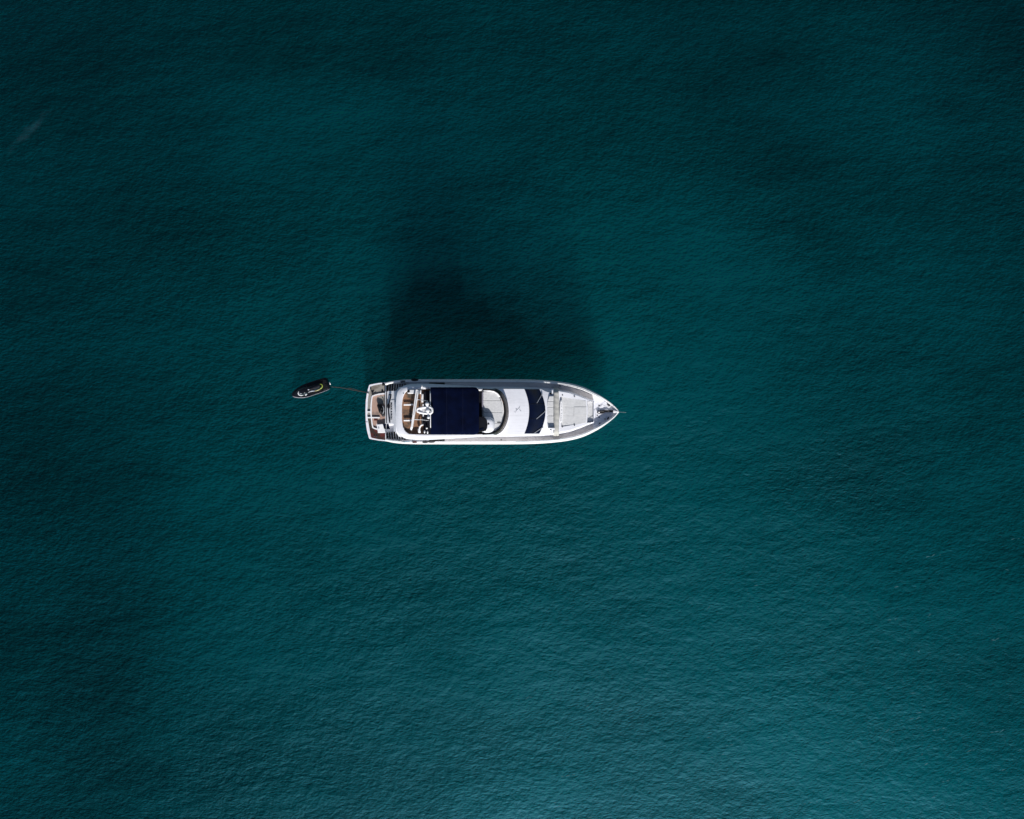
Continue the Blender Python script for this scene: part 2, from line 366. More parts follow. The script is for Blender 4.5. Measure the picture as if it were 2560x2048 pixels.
# emblem painted on the roof: a small winged mark above short strokes
b = MB()
def roofp(px, py, dz=.012): z = house_z(px, py - CY) + dz; return U(px, py, z)
for q in (((1289.5, 1022.5), (1294, 1024), (1291, 1026.5), (1289.8, 1028.8)), ((1299, 1024), (1301.5, 1027.5), (1302.8, 1028.6)), ((1299.5, 1016), (1298.8, 1020.5), (1295, 1022)), ((1287, 1030), (1288.4, 1031.6))):
    b.tube([roofp(*p) for p in q], .02, 5)
b.build('emblem', M['grey'], house)

# bow trunk with seat well, sun pad well and forward seat well (1-pixel height field)
TW = [(1380, 58), (1400, 54.5), (1420, 51), (1440, 45), (1460, 37.5), (1476, 31), (1484, 28.5)]
def pad_half(x): return interp([(1400, 38.2), (1464, 27.5), (1484, 26)], x)
def trunk_z(x, v):
    w = smooth(TW, x); top = interp([(1366, 2.82), (1400, 2.74), (1484, 2.62)], x)
    if abs(v) > w - 4.5: top -= .10 * ((abs(v) - w + 4.5) / 4.5) ** 2 * 3
    xe = x - 2.5 * (1 - (v / 30) ** 2) if x > 1440 else x
    if x > 1403 and xe < 1463 and abs(v) < pad_half(x): return top - .24
    if 1466.5 < xe and x < 1483 and abs(v) < pad_half(x): return top - .42
    return top
rows = []
for i in range(0, 240):
    x = 1379 + i * .45
    if x > 1484.5: break
    w = smooth(TW, x); row = [(U(x, 0, 2.4).x, U(0, CY - w - 2.2, 1.75).y, 1.3)]
    p_ = min(pad_half(x), w - 3)
    for v in [lerp(-w, -p_, k / 12) for k in range(13)] + [lerp(-p_ + .02, p_ - .02, k / 30) for k in range(31)] + [lerp(p_, w, k / 12) for k in range(13)]:
        z = trunk_z(x, v); row.append((U(x, 0, 2.4).x, U(0, CY + v, 2.4).y, z))
    row.append((U(x, 0, 2.4).x, U(0, CY + w + 2.2, 1.75).y, 1.3)); rows.append(row)
b = MB(); b.grid(rows); b.add(rows[-1], [tuple(range(len(rows[-1])))]); b.add(rows[0], [tuple(range(len(rows[0])))])
trunk = b.build('bow_lounge', M['white'], Y, angle=30)

def cushion(parent, quad, zt, th=.12, m='cushion', name='cushion', bev=.035, ins=.5):
    """quad: photograph pixels of the four corners"""
    cx = sum(p[0] for p in quad) / len(quad); cy_ = sum(p[1] for p in quad) / len(quad)
    pts = []
    for px, py in quad:
        dx, dy = px - cx, py - cy_; l = math.hypot(dx, dy); pts.append(U(px - dx / l * ins, py - dy / l * ins, zt))
    return MB().prism(pts, zt - th).build(name, M[m], parent, bevel=bev, seg=3)
def ph(x, s): return CY + s * (pad_half(x) + .5)
# sun pad: three rows, two columns
for xa, xb, ya, yb in ((1404, 1464.5, -1, 1017.3), (1404, 1434.7, 1017.3, 1039.3), (1434.7, 1464.5, 1017.3, 1039.3), (1404, 1464.5, 1039.3, 1)):
    f = lambda x, y: x + (2.2 * (1 - ((y - CY) / 30) ** 2) if x > 1450 else 0)
    y0 = [ph(xa, -1), ph(xb, -1)] if ya == -1 else [ya, ya]; y1 = [ph(xa, 1), ph(xb, 1)] if yb == 1 else [yb, yb]
    ym = (y0[1] + y1[1]) / 2
    cushion(trunk, [(xa, y0[0]), (xa, y1[0]), (f(xb, y1[1]), y1[1]), (f(xb, ym), ym), (f(xb, y0[1]), y0[1])], 2.67 + (.025 if xa > 1420 else 0), .17, ins=.15, bev=.025)
# forward seat
for ya, yb in ((1003.5, 1017.3), (1017.3, 1039.3), (1039.3, 1055)):
    g = lambda y: 1467.5 + 2.2 * (1 - ((y - CY) / 30) ** 2)
    cushion(trunk, [(g(ya), ya), (g(yb), yb), (1483, yb), (1483, ya)], 2.37, .14, ins=.15, bev=.025)
# aft-facing seat between windshield and cover
seat = MB().prism([U(1364.5, 1029, 2.3), U(1366, 992, 2.3), U(1370, 988, 2.3), U(1386, 988, 2.3), U(1386, 1070, 2.3), U(1372, 1070, 2.3), U(1366, 1052, 2.3)][::-1], 2.0)
seat_y = [990, 1003.5, 1017.7, 1039.3, 1069]
def seatx(y): return 1366.2 + 7 * abs((y - CY) / 39.5) ** 2.6
for ya, yb in zip(seat_y, seat_y[1:]):
    cushion(trunk, [(seatx(ya), ya), (seatx((ya + yb) / 2), (ya + yb) / 2), (seatx(yb), yb), (1386, yb), (1386, ya)], 2.93, .12)
# the seat's raised rim casts its shade from the starboard side
MB().prism([U(1371, 1069.5, 3.2), U(1371, 1072.5, 3.2), U(1387, 1074.5, 3.2), U(1387, 1069.5, 3.2)], 2.6).build('seat_rim', M['white'], trunk, bevel=.03)
# rolled beige sun cover lying across the lounge and down onto both side decks
rows = []
for i in range(41):
    t = i / 40; y = lerp(968.5, 1092, t); v = (y - CY) / 61
    xc = 1390 + .8 * (1 - v * v); w = 6.2 + .8 * (1 - v * v) + (1.2 if abs(v) > .85 else 0)
    zb = 2.95 - .1 * v * v - (max(0, abs(v) - .78) / .22) ** 2 * .85
    ring = []
    for k in range(14):
        a = 2 * math.pi * k / 14; c_, s_ = math.cos(a), math.sin(a)
        ring.append(U(xc + w * c_ + 1.1 * s_, y, zb + .17 * s_ * (1 if s_ > 0 else .6) + .012 * math.sin(9 * t * 6 + a)))
    rows.append(ring)
bol = MB().loft(rows, caps=True).build('rolled_cover', M['bolster'], trunk, smooth_=True)
# white lettered headrest
pts = []
for k in range(24):
    a = 2 * math.pi * k / 24; pts.append(U(1403.2 + 3.9 * math.copysign(abs(math.cos(a)) ** .7, math.cos(a)), 1028.5 + 28 * math.sin(a), 2.93))
hr = MB().prism(pts, 2.45).build('headrest', M['metalwhite'], trunk, bevel=.03, seg=3)
for y0, y1, xx in ((1003, 1004.4, 1403), (1008, 1009, 1402.8), (1012.2, 1013.4, 1403.2), (1016, 1017, 1403.8), (1024, 1026.5, 1404.4), (1033.4, 1034.8, 1403.6), (1039, 1040, 1403), (1043.2, 1044.4, 1403), (1047, 1048, 1402.8), (1050.5, 1051.6, 1402.4)):
    MB().rect(xx - 1.0, y0, xx + 1.1, y1, 2.938, 2.8).build('letter', M['grey'], hr)
for px, py in ((1436, 991.6), (1436, 1063.6), (1405.5, 1067.5), (1406, 988)):
    MB().cyl(U(px, py, 2.66), .05, .1, 12).build('cup_holder', M['charcoal'], trunk)
# foredeck gear
wl = MB(); z = 2.24
wl.tube([U(1500, 1028.6, z + .06), U(1512, 1028, z + .07), U(1534, 1028.3, z + .07)], [.075, .085, .085], 8)
wl.tube([U(1512, 1031, z), U(1502, 1033, z + .03), U(1495.5, 1033, z + .05), U(1493.5, 1030.5, z + .06), U(1496, 1028.4, z + .06), U(1501, 1028, z + .08)], .06, 8)
wl.rect(1510, 1026, 1520, 1031.2, z + .16, z - .05)
win = wl.build('windlass', M['black'], Y, bevel=.01)
MB().ball(U(1497.5, 1030.5, z + .12), .09, .09, .08).build('chain_wheel', M['steel'], win, smooth_=True)
MB().rect(1512, 1024.2, 1520.5, 1025.8, z + .14, z - .05).build('windlass_cover', M['metalwhite'], win, bevel=.02)
MB().tube([U(1518.5, 1009, z + .08), U(1524.2, 1015, z + .08)], .08, 10).build('cleat', M['black'], Y)
MB().tube([U(1521.6, 1043.2, z + .06), U(1518.6, 1048.6, z + .06)], .055, 8).build('cleat', M['darkvinyl'], Y)
for px, py in ((1497.5, 1014.3), (1493, 1038.7), (1497.5, 1043.3), (1512.5, 1048), (1400, 964.8), (1253, 1099.2), (1499, 1058.4)):
    MB().cyl(U(px, py, deckz(px) + .02), .055, .05, 12).build('deck_fitting', M['charcoal'], Y)
fl = MB(); fl.prism([U(1499, 1016, z - .02), U(1503, 1011, z - .02), U(1523, 1018, z - .02), U(1531, 1026, z - .02), U(1512, 1026, z - .02), U(1500, 1022, z - .02)], z - .08)
fl.build('anchor_locker_lid', M['white'], Y, bevel=.015)
# stem head fitting and anchor chain
b = MB(); b.prism([U(1533, 1026, 2.87), U(1533, 1033, 2.87), U(1545, 1031.6, 2.9), U(1547, 1029.8, 2.9), U(1545, 1028, 2.9)][::-1], 2.72); b.build('bow_roller', M['metalwhite'], Y, bevel=.03)
a, e = U(1544, 1029.8, 2.78), U(1565, 1031.4, -.6); b = MB()
for i in range(46):
    t0, t1 = i / 46, (i + .9) / 46; p, q = a.lerp(e, t0), a.lerp(e, t1); b.tube([p, q], .028 if i % 2 else .02, 6)
b.build('anchor_chain', M['chain'], Y)
# guard rail round the bow
for s in (1, -1):
    b = MB(); pts = []
    for i in range(40):
        x = lerp(1290, 1541, i / 39); h = max(hb(x) - 6.6, 1.2); z = sheer(x) + .38; pts.append(U(x, CY - s * h, z))
    b.tube(pts, .016, 6)
    for i in range(0, 40, 4): b.tube([pts[i], (pts[i].x, pts[i].y, pts[i].z - .42)], .012, 5)
    b.build('guard_rail', M['steel'], Y)
# ------------------------------------------------------------------ flybridge
FO = [(180, 0), (172, 10)]
def half_outline(tab, n=60):
    """tab: (px, half breadth) from the stern centre to the bow centre, resampled evenly"""
    pts = [Vector((a, b_)) for a, b_ in tab]; d = [0]
    for p, q in zip(pts, pts[1:]): d.append(d[-1] + (q - p).length)
    out = []
    for i in range(n):
        t = d[-1] * i / (n - 1); j = 0
        while j < len(d) - 2 and d[j + 1] < t: j += 1
        out.append(pts[j].lerp(pts[j + 1], (t - d[j]) / (d[j + 1] - d[j])))
    return out
def ring_pts(tab, z, n=60, dy=0):
    h = half_outline(tab, n); zf = z if callable(z) else (lambda x: z)
    return [U(p.x, CY + dy - p.y, zf(p.x)) for p in h] + [U(p.x, CY + dy + p.y, zf(p.x)) for p in h[-2:0:-1]]
OUT = [(989, 0), (989.3, 20), (990.5, 36), (993.5, 50), (1000, 58.5), (1010, 66), (1022, 69), (1045, 70.5), (1080, 70), (1120, 68), (1160, 65.5), (1200, 63), (1225, 61), (1243, 57.5), (1255, 50), (1263, 39), (1269, 24), (1271.5, 12), (1272.3, 0)]
INN = [(1005, 0), (1005.2, 18), (1006.5, 32), (1010, 43), (1016, 51), (1024, 55.5), (1045, 56.3), (1080, 56.5), (1120, 56.5), (1160, 56.5), (1200, 56), (1220, 55), (1236, 51.5), (1247, 44.5), (1255, 34), (1260, 21), (1262.3, 10), (1263, 0)]
def blend(t):    # outline between OUT (0) and INN (1)
    a, c = half_outline(OUT, 60), half_outline(INN, 60)
    return [p.lerp(q, t) for p, q in zip(a, c)]
def ringm(t, zf):
    h = blend(t); return [U(p.x, CY - p.y, zf(p.x)) for p in h] + [U(p.x, CY + p.y, zf(p.x)) for p in h[-2:0:-1]]
ztop = lambda x: interp([(985, 4.15), (1010, 4.35), (1040, 4.55), (1230, 4.55), (1262, 4.45), (1273, 4.4)], x)
fd_ = lambda x: interp([(989, .10), (1005, .14), (1035, .52)], x)
fb = MB(); fb.loft([ringm(.12, lambda x: 3.45), ringm(0, lambda x: 3.62), ringm(0.02, lambda x: ztop(x) - fd_(x)), ringm(.3, lambda x: ztop(x) - fd_(x) * .3), ringm(.62, lambda x: ztop(x)), ringm(.93, ztop), ringm(1, lambda x: ztop(x) - .05), ringm(1.03, lambda x: 3.6)])
fly = fb.build('flybridge', M['white'], Y, angle=40)
fb = MB(); fb.prism(ringm(.1, lambda x: 3.47), 3.44).build('overhang_underside', M['white'], fly)
# teak sole
fb = MB(); fb.prism(ringm(.99, lambda x: 4.15), 3.70); fb.build('sole', M['flyteak'], fly)
# tinted screen wrapping the front
h0, h1 = blend(.02), blend(.86); sel = [i for i in range(60) if h0[i].x > 1205]
def arc(h, zf, dx=0): return [U(h[i].x + dx, CY - h[i].y, zf(h[i].x)) for i in sel] + [U(h[i].x + dx, CY + h[i].y, zf(h[i].x)) for i in sel[-2::-1]]
wz = lambda x: interp([(1205, 0), (1240, 1)], x)
hs = [Vector((p.x, lerp(q.y, p.y, wz(p.x)))) if False else q.lerp(p, wz(p.x)) for p, q in zip(h0, h1)]
fb = MB(); fb.loft([arc(hs, lambda x: ztop(x) - .3 - .05 * wz(x) + .25 * (1 - wz(x))), arc(h1, lambda x: ztop(x) + .22)], closed=False)
scr = fb.build('wind_screen', M['brown'], fly, smooth_=True)
fb = MB(); fb.tube(arc(h1, lambda x: ztop(x) + .22, -.6), .045, 6); fb.build('screen_rail', M['black'], scr)
# forward sun pad
SP = [(1207, 52.5), (1230, 51.5), (1240, 47), (1248, 38.5), (1254, 26), (1257, 13), (1258, 0)]
def sp_half(y):     # front edge of the pad at photograph y
    return interp([(0, 1258), (13, 1257), (26, 1254), (38.5, 1248), (47, 1240), (51.5, 1230), (52.5, 1222)], abs(y - CY))
fb = MB(); fb.prism([U(1205, CY - 53, 4.45)] + [U(sp_half(CY + v) + 2, CY + v, 4.45) for v in range(-52, 53, 4)] + [U(1205, CY + 53, 4.45)], 3.7)
padb = fb.build('sunpad_base', M['metalwhite'], fly, bevel=.03)
for ya, yb in ((979.5, 1001.3), (1001.3, 1031.2), (1031.2, 1058), (1058, 1078)):
    x0 = 1208 if ya < 1050 else 1232
    pts = [U(x0, ya + .25, 4.6)] + [U(sp_half(lerp(ya, yb, t)) - 1, lerp(ya + .25, yb - .25, t), 4.6) for t in [k / 8 for k in range(9)]] + [U(x0, yb - .25, 4.6)]
    MB().prism(pts, 4.46).build('cushion', M['cushion'], padb, bevel=.035, seg=3)
b = MB(); b.tube([U(1209, 976.5, 4.66), U(1225, 976.8, 4.68), U(1235, 978.5, 4.68), U(1243, 984, 4.68), U(1249.5, 992.5, 4.66)], [.07, .09, .09, .08, .05], 8); b.build('pad_edge', M['metalwhite'], padb, smooth_=True)
MB().rect(1204.5, 980, 1208, 1025, 4.75, 3.8).build('backrest', M['lilacgrey'], padb, bevel=.04)
MB().rect(1195, 972.5, 1206.5, 977.5, 4.62, 4.3).build('side_pad', M['metalwhite'], fly, bevel=.04)
MB().rect(1243, 1055.5, 1252, 1057.3, 4.63, 4.5).build('pocket', M['charcoal'], padb)
MB().rect(1150, 978, 1204.5, 1040, 4.18, 4.1).build('shade_sheet', M['darkvinyl'], fly)  # dark sheet standing in for the shade between canvas and sun pad
MB().rect(1196, 978, 1204, 1041, 4.55, 3.84).build('shade_block', M['darkvinyl'], fly, bevel=.05)  # dark block added in place of the shade just aft of the sun pad
# helm console
cs = []
for zz, gx, sy in ((3.75, 1.0, 1.0), (4.7, .97, .98), (4.98, .86, .92), (5.14, .66, .8), (5.2, .35, .5)):
    ring = []
    for k in range(32):
        a = 2 * math.pi * k / 32; cx, sx = math.cos(a), math.sin(a)
        ring.append(U(1216 + (22 if cx > 0 else 14) * gx * math.copysign(abs(cx) ** .75, cx), 1062.5 + 20.5 * sy * math.copysign(abs(sx) ** .75, sx), zz))
    cs.append(ring)
hc = MB().loft(cs, caps=True).build('helm_console', M['white'], fly, smooth_=True)
pts = [U(1196, 1041.5, 5.28), U(1208, 1042, 5.28), U(1214, 1045.5, 5.28), U(1217.5, 1052, 5.28), U(1219, 1061, 5.28), U(1218, 1070, 5.28), U(1215, 1077.5, 5.28), U(1200, 1080, 5.28), U(1196, 1080, 5.28)]
MB().prism(pts[::-1], 4.5).build('instrument_cowl', M['darkvinyl'], hc, bevel=.04)
MB().prism([U(1199, 1072, 5.31), U(1209, 1070, 5.31), U(1209, 1073, 5.31), U(1199, 1076.5, 5.31)][::-1], 5.2).build('display', M['glass'], hc)
MB().ball(U(1221.5, 1060, 5.2), .075, .075, .07).build('compass', M['black'], hc, smooth_=True)
# seats under the canvas, seen from the side only
MB().rect(1130, 990, 1160, 1075, 4.3, 3.78).build('dinette_seat', M['cushion'], fly, bevel=.05)
MB().rect(1170, 1050, 1185, 1078, 4.4, 3.78).build('helm_seat', M['cushion'], fly, bevel=.05)

# canvas top on its frame
bt = MB(); rows = []; ZT = 6.05
for i in range(64):
    x = 1076 + (1197.5 - 1076) * i / 63
    e = max(0, x - 1183) / 14.5; hw = 59.3 - 9.5 * (1 - math.sqrt(max(0, 1 - min(e, 1) ** 2))); hw -= (1.2 if i == 0 else 0)
    row = []
    z0 = ZT + .07 * math.cos((x - 1076) / 121.5 * 2 * math.pi * 3)
    row.append(U(x, 1027.6 - hw, ZT - .26))
    for k in range(-16, 17):
        v = k / 16; yy = 1027.6 + v * (hw - .2 * math.sin(i * .9) * abs(v)); row.append(U(x, yy, z0 - .10 * v * v - .06 * max(0, abs(v) - .9) / .1 - .05 * e))
    row.append(U(x, 1027.6 + hw, ZT - .26)); rows.append(row)
bt.grid(rows); bt.grid([rows[-1], [Vector((p.x - .02, p.y, ZT - .3)) for p in rows[-1]]]); bt.grid([rows[0], [Vector((p.x, p.y, ZT - .2)) for p in rows[0]]])
bim = bt.build('canvas_top', M['navy'], Y, smooth_=True)
so_ = bim.modifiers.new('thickness', 'SOLIDIFY'); so_.thickness = .02
b = MB(); b.tube([U(1079, 1076, 5.75), U(1077, 1073.5, 5.95), U(1076.3, 1066, 6.1), U(1076, 1028, 6.13), U(1075.7, 985, 6.1), U(1075.4, 977, 5.95)], .034, 8)
b.build('canvas_bow', M['metalwhite'], bim, smooth_=True)
for xx in (1116.5, 1157):
    MB().tube([U(xx, 1027.6 + v, ZT + .075 - .10 * (v / 59) ** 2) for v in range(-56, 57, 8)], .018, 5).build('canvas_seam', M['navy_seam'], bim)
for px, py in ((1079, 973), (1079, 1082), (1190, 973), (1190, 1082)):
    MB().tube([U(px, py, 5.9), U(px + 3, py + (-1.5 if py < 1028 else 1.5), 4.4)], .025, 6).build('canvas_pole', M['steel'], bim)
# dark mesh cover over the aft seating
pts = [U(1059, 978.5, 4.62), U(1077, 977, 4.62), U(1078, 1085, 4.62), U(1061, 1085.5, 4.62), U(1058, 1078, 4.62), U(1058.5, 1030, 4.62)]
aft = MB().prism(pts[::-1], 3.8).build('covered_aft_seat', M['darkvinyl'], fly, bevel=.06)
MB().rect(1053, 985, 1058.3, 1006, 4.72, 3.85).build('backrest_panel', M['metalwhite'], fly, bevel=.04)
MB().rect(1053.5, 1024, 1058.5, 1062, 4.32, 3.85).build('step_box', M['charcoal'], fly, bevel=.04)
# crane with pedestal
cr = MB().rect(1018.5, 974, 1046, 984.5, 4.62, 3.82).build('crane_base', M['grey_white'], fly, bevel=.06)
MB().cyl(U(1021.5, 978.3, 4.6), .11, .1, 16).build('crane_pin', M['black'], cr, bevel=.01)
MB().rect(1044, 974, 1052.8, 985, 4.9, 3.82).build('crane_motor', M['metalwhite'], cr, bevel=.09, seg=4)
def beam(p, q, wa, wb, z, zb, mat_, name, par, dz=0):
    d = Vector((q[0] - p[0], q[1] - p[1])); n = Vector((-d.y, d.x)).normalized()
    P_ = [(p[0] + n.x * wa, p[1] + n.y * wa), (p[0] - n.x * wa, p[1] - n.y * wa), (q[0] - n.x * wb, q[1] - n.y * wb), (q[0] + n.x * wb, q[1] + n.y * wb)]
    return MB().prism([U(a_, b_, z) for a_, b_ in P_], zb).build(name, mat_, par, bevel=.02)
boom = beam((1043.5, 974), (1029.3, 1069), 3.9, 2.4, 5.1, 4.82, M['metalwhite'], 'crane_boom', cr)
beam((1043.3, 977), (1034.2, 1038), 1.7, 1.1, 5.105, 5.0, M['grey'], 'boom_inset', boom)
MB().tube([U(1029.3, 1067, 5.0), U(1028, 1072.5, 4.9), U(1028.8, 1075, 4.5)], [.1, .085, .05], 8).build('hook_block', M['metalwhite'], boom)
MB().tube([U(1029, 1074, 4.75), U(1029.3, 1080.5, 4.4)], .018, 6).build('hook_strap', M['rope'], boom)
for ya in (1012, 1051.3):
    MB().tube([U(1009.5, ya, 4.35), U(1033.5, ya - .3, 4.35)], .065, 8).build('grab_bar', M['metalwhite'], fly)
for q in (((1043, 999, 5.0), (1057, 1000.4, 5.6), (1070, 1003.4, 6.5)), ((1037, 1049, 5.0), (1052, 1049.4, 5.6), (1071, 1051.4, 6.5))):
    MB().tube([U(*p) for p in q], [.035, .028, .02], 6).build('whip_antenna', M['metalwhite'], fly)
# radar mast
mp = [(1043.5, 1022.6), (1051, 1020.8), (1060, 1019.4), (1072, 1018.6), (1077.5, 1019.4), (1080.3, 1022.5), (1081, 1027), (1080.2, 1031.5), (1077, 1034.3), (1072, 1035), (1060, 1034.2), (1050, 1032), (1044.2, 1030.3), (1042.6, 1026.5)]
Y_M = MB().tube([U(x_, y_ - .6, 6.35) for x_, y_ in mp], .085, 8, closed=True).build('radar_mast', M['metalwhite'], Y, smooth_=True)
b = MB()
for x_, y_ in ((1052, 1021), (1052, 1032)): b.tube([U(x_, y_, 6.3), U(x_ - 3, y_ + (-2 if y_ < 1026 else 2), 3.85)], .06, 8)
for x_, y_ in ((1072, 1018.6), (1072, 1034.5)): b.tube([U(x_, y_, 6.3), U(x_ - 2, y_ + (-3 if y_ < 1026 else 3), 3.85)], .06, 8)
b.build('mast_leg', M['metalwhite'], Y_M)
MB().tube([U(1057.8, 1010.5, 6.35), U(1058, 1041.5, 6.35)], .05, 8).build('mast_crossbar', M['metalwhite'], Y_M)
MB().rect(1045, 1022.8, 1056, 1029.8, 6.34, 6.28).build('mast_plate', M['metalwhite'], Y_M)
MB().rect(1046.5, 1024.2, 1050, 1028.6, 6.36, 6.3).build('mast_opening', M['lilacgrey'], Y_M)
sc_ = beam((1067.5, 1006), (1071.3, 1045), 2.6, 2.1, 6.86, 6.66, M['metalwhite'], 'radar_scanner', Y_M)
for px, py, r, nm in ((1067.8, 1009.8, .165, 'dome'), (1069.2, 1026.5, .18, 'dome'), (1071.3, 1043.6, .13, 'dome')):
    MB().ball(U(px, py, 6.84), r, r, .16).build(nm, M['grey_white'], Y_M, smooth_=True)
b = MB()
for dx in (1061, 1064.2): b.tube([U(dx, 1019.6, 6.36), U(dx, 1034, 6.36)], .03, 6)
b.build('mast_brace', M['metalwhite'], Y_M)
# curved steps rail and lamps on the starboard side
b = MB(); b.tube([U(1058.3, 1061.7, 4.75), U(1054, 1062.8, 4.7), U(1050.5, 1066, 4.65), U(1048.7, 1070.5, 4.6), U(1048.5, 1076, 4.6), U(1049, 1082, 4.55)], [.06, .065, .07, .075, .08, .10], 8); b.build('ladder_rail', M['metalwhite'], fly, smooth_=True)
b = MB(); b.tube([U(1046, 1081, 4.6), U(1045.5, 1073, 4.55)], .03, 6); b.build('ladder_stanchion', M['metalwhite'], fly)
MB().ball(U(1067, 1070.7, 4.85), .08, .08, .08).build('deck_lamp', M['metalwhite'], fly, smooth_=True)
for px, py in ((1061.5, 1080), (1069, 1081)):
    MB().ball(U(px, py, 4.85), .065, .13, .1).build('deck_lamp', M['metalwhite'], fly, smooth_=True)
MB().rect(1060, 1084.6, 1080, 1087, 4.66, 4.4).build('side_locker', M['charcoal'], fly, bevel=.02)
for px, py, w_, h_ in ((1054, 966.5, 4.5, 6.5), (1062.5, 969.3, 3, 3), (1070, 970.5, 3.4, 3.2)):
    MB().rect(px - w_ / 2, py - h_ / 2, px + w_ / 2, py + h_ / 2, 4.85, 4.4).build('winch_housing', M['metalwhite'], fly, bevel=.06, seg=3)
MB().cyl(U(1070.5, 970.6, 4.86), .08, .04, 14).build('winch_cap', M['grey'], fly)
for pts_ in (((1066, 1089.2), (1074, 1088.9), (1088, 1089.2)), ((1060, 1094.2), (1076, 1094.4))):
    MB().tube([U(x_, y_, 4.42 - .05 * (y_ - 1089) / 5) for x_, y_ in pts_], .02, 5).build('side_vent', M['grey'], fly)
b = MB()
for q in (((993.2, 1025.3), (992.6, 1029.3)), ((993, 1027.5), (1000.4, 1026.2), (999.6, 1024.2), (1001.2, 1026.8), (1004.2, 1027.2))):
    b.tube([U(x_, y_, interp([(989, 3.82), (993, 3.95), (1000, 4.14), (1006, 4.3)], x_)) for x_, y_ in q], .028, 5)
b.build('emblem', M['grey'], fly)
for px, py in ((1008.8, 984.5), (1009, 1070), (1022, 1087.5), (1021, 969)):
    MB().ball(U(px, py, 4.36), .045, .045, .04).build('deck_light', M['grey'], fly)

# ------------------------------------------------------------------ stern
PO = [(913.5, 0), (914.2, 26), (917, 46), (919.5, 56), (922.8, 67), (926, 68.2), (945, 71.8), (967.5, 74)]
PI = [(918.7, 0), (919.2, 26), (921.5, 44), (923.8, 55), (926.8, 63.2), (930, 65.2), (946, 68.6), (964.5, 70.7)]
def platform_pts(tab, z): return [U(x_, CY - h_, z) for x_, h_ in tab] + [U(x_, CY + h_, z) for x_, h_ in tab[:0:-1]]
sp_ = MB().prism(platform_pts(PO, .56), .32).build('swim_platform', M['white'], Y, bevel=.02)
o_, i_ = platform_pts(PO, .60), platform_pts(PI, .60)
b = MB(); b.loft([[(p.x, p.y, .5) for p in o_], o_, i_, [(p.x, p.y, .5) for p in i_]], closed=False)
b.build('platform_rim', M['white'], sp_, bevel=.012)
def plank(name, px, m, z=.585): return MB().prism([U(a_, b_, z) for a_, b_ in px], .555).build(name, M[m], sp_)
plank('deck_board', [(925.5, 965), (930.5, 963.8), (964.5, 959), (964.5, 984), (948, 985), (931, 989), (927, 991), (920.5, 991)], 'teak_grey')
plank('deck_board', [(920.3, 991.3), (926.8, 991.3), (925.5, 1028), (918.9, 1028)], 'teak_grey')
plank('deck_board', [(918.9, 1031.5), (925.3, 1031.5), (926.8, 1042.5), (919, 1042.5)], 'teak_grey')
plank('deck_board', [(919.2, 1046), (927.3, 1046), (930.5, 1069), (923.6, 1072)], 'stairteak')
plank('deck_board', [(923.6, 1072.3), (930.5, 1069.5), (943, 1073.5), (945, 1083), (964.5, 1083), (964.5, 1100.3), (946, 1098.2), (929.5, 1094.8), (927, 1090)], 'teak_red')
plank('deck_board', [(931, 990.5), (948, 988), (963, 986.5), (963, 1059), (941, 1060), (941, 1071), (934, 1068), (929.5, 1045), (929.3, 1020)], 'teak_pink')
plank('bag_shadow_board', [(943, 992.5), (951, 990.5), (962, 989.5), (962, 1010), (943, 1009)], 'teak_grey', .592)  # greyer overlay standing in for the shadow the bag casts
b = MB()
def bars(b, pts_, w, zt=.70, zb=.56):
    for (x0, y0), (x1, y1) in zip(pts_, pts_[1:]):
        d = Vector((x1 - x0, y1 - y0)).normalized(); n = Vector((-d.y, d.x)) * w
        x1 += d.x * w * .8; y1 += d.y * w * .8
        b.prism([U(x0 + n.x, y0 + n.y, zt), U(x0 - n.x, y0 - n.y, zt), U(x1 - n.x, y1 - n.y, zt), U(x1 + n.x, y1 + n.y, zt)], zb)
pts_ = [(963, 984), (956, 984.6), (948, 985.6), (939, 987.8), (931, 990.5), (929.3, 998), (927.9, 1010), (927.4, 1022), (927.6, 1034), (928.6, 1046), (930, 1058), (932, 1069), (936, 1071.3), (943, 1073.5)]
o_ = []; w = 1.55
for i, (x_, y_) in enumerate(pts_):
    x0, y0 = pts_[max(i - 1, 0)]; x1, y1 = pts_[min(i + 1, len(pts_) - 1)]; d = Vector((x1 - x0, y1 - y0)).normalized(); o_.append([U(x_ + d.y * w, y_ - d.x * w, .56), U(x_ + d.y * w, y_ - d.x * w, .70), U(x_ - d.y * w, y_ + d.x * w, .70), U(x_ - d.y * w, y_ + d.x * w, .56)])
MB().loft(o_, caps=True).build('tender_chock_frame', M['metalwhite'], sp_)
for q in (((918.5, 1029.8), (927, 1029.8)), ((918.5, 1044.3), (948, 1044.3))):
    b = MB(); bars(b, q, 1.5, .705); b.build('tender_chock_bar', M['metalwhite'], sp_)
for px, py in ((936, 1090.8), (942, 1090.8)): MB().cyl(U(px, py, .60), .045, .06, 12).build('deck_filler', M['steel'], sp_)
for px, py, r in ((926.5, 972, .06), (958, 961, .10), (956, 979.5, .09), (920.5, 982.5, .05)): MB().ball(U(px, py, .64), r, r * 1.4, .07).build('cleat', M['black'], sp_)
b = MB(); b.tube([U(928.5, 977.5, .63), U(930, 980.3, .63), U(932.5, 979.3, .63), U(934, 977.8, .63)], .045, 6); b.build('mooring_line_end', M['black'], sp_)
b = MB(); b.tube([U(929, 984.8, .63), U(934, 984.5, .63), U(938, 983, .63), U(940.5, 981.5, .63)], .03, 6); b.build('mooring_line_end', M['charcoal'], sp_)
MB().rect(935, 1047.3, 944, 1051.8, .66, .58).build('wet_step', M['teak_red'], sp_, bevel=.02)

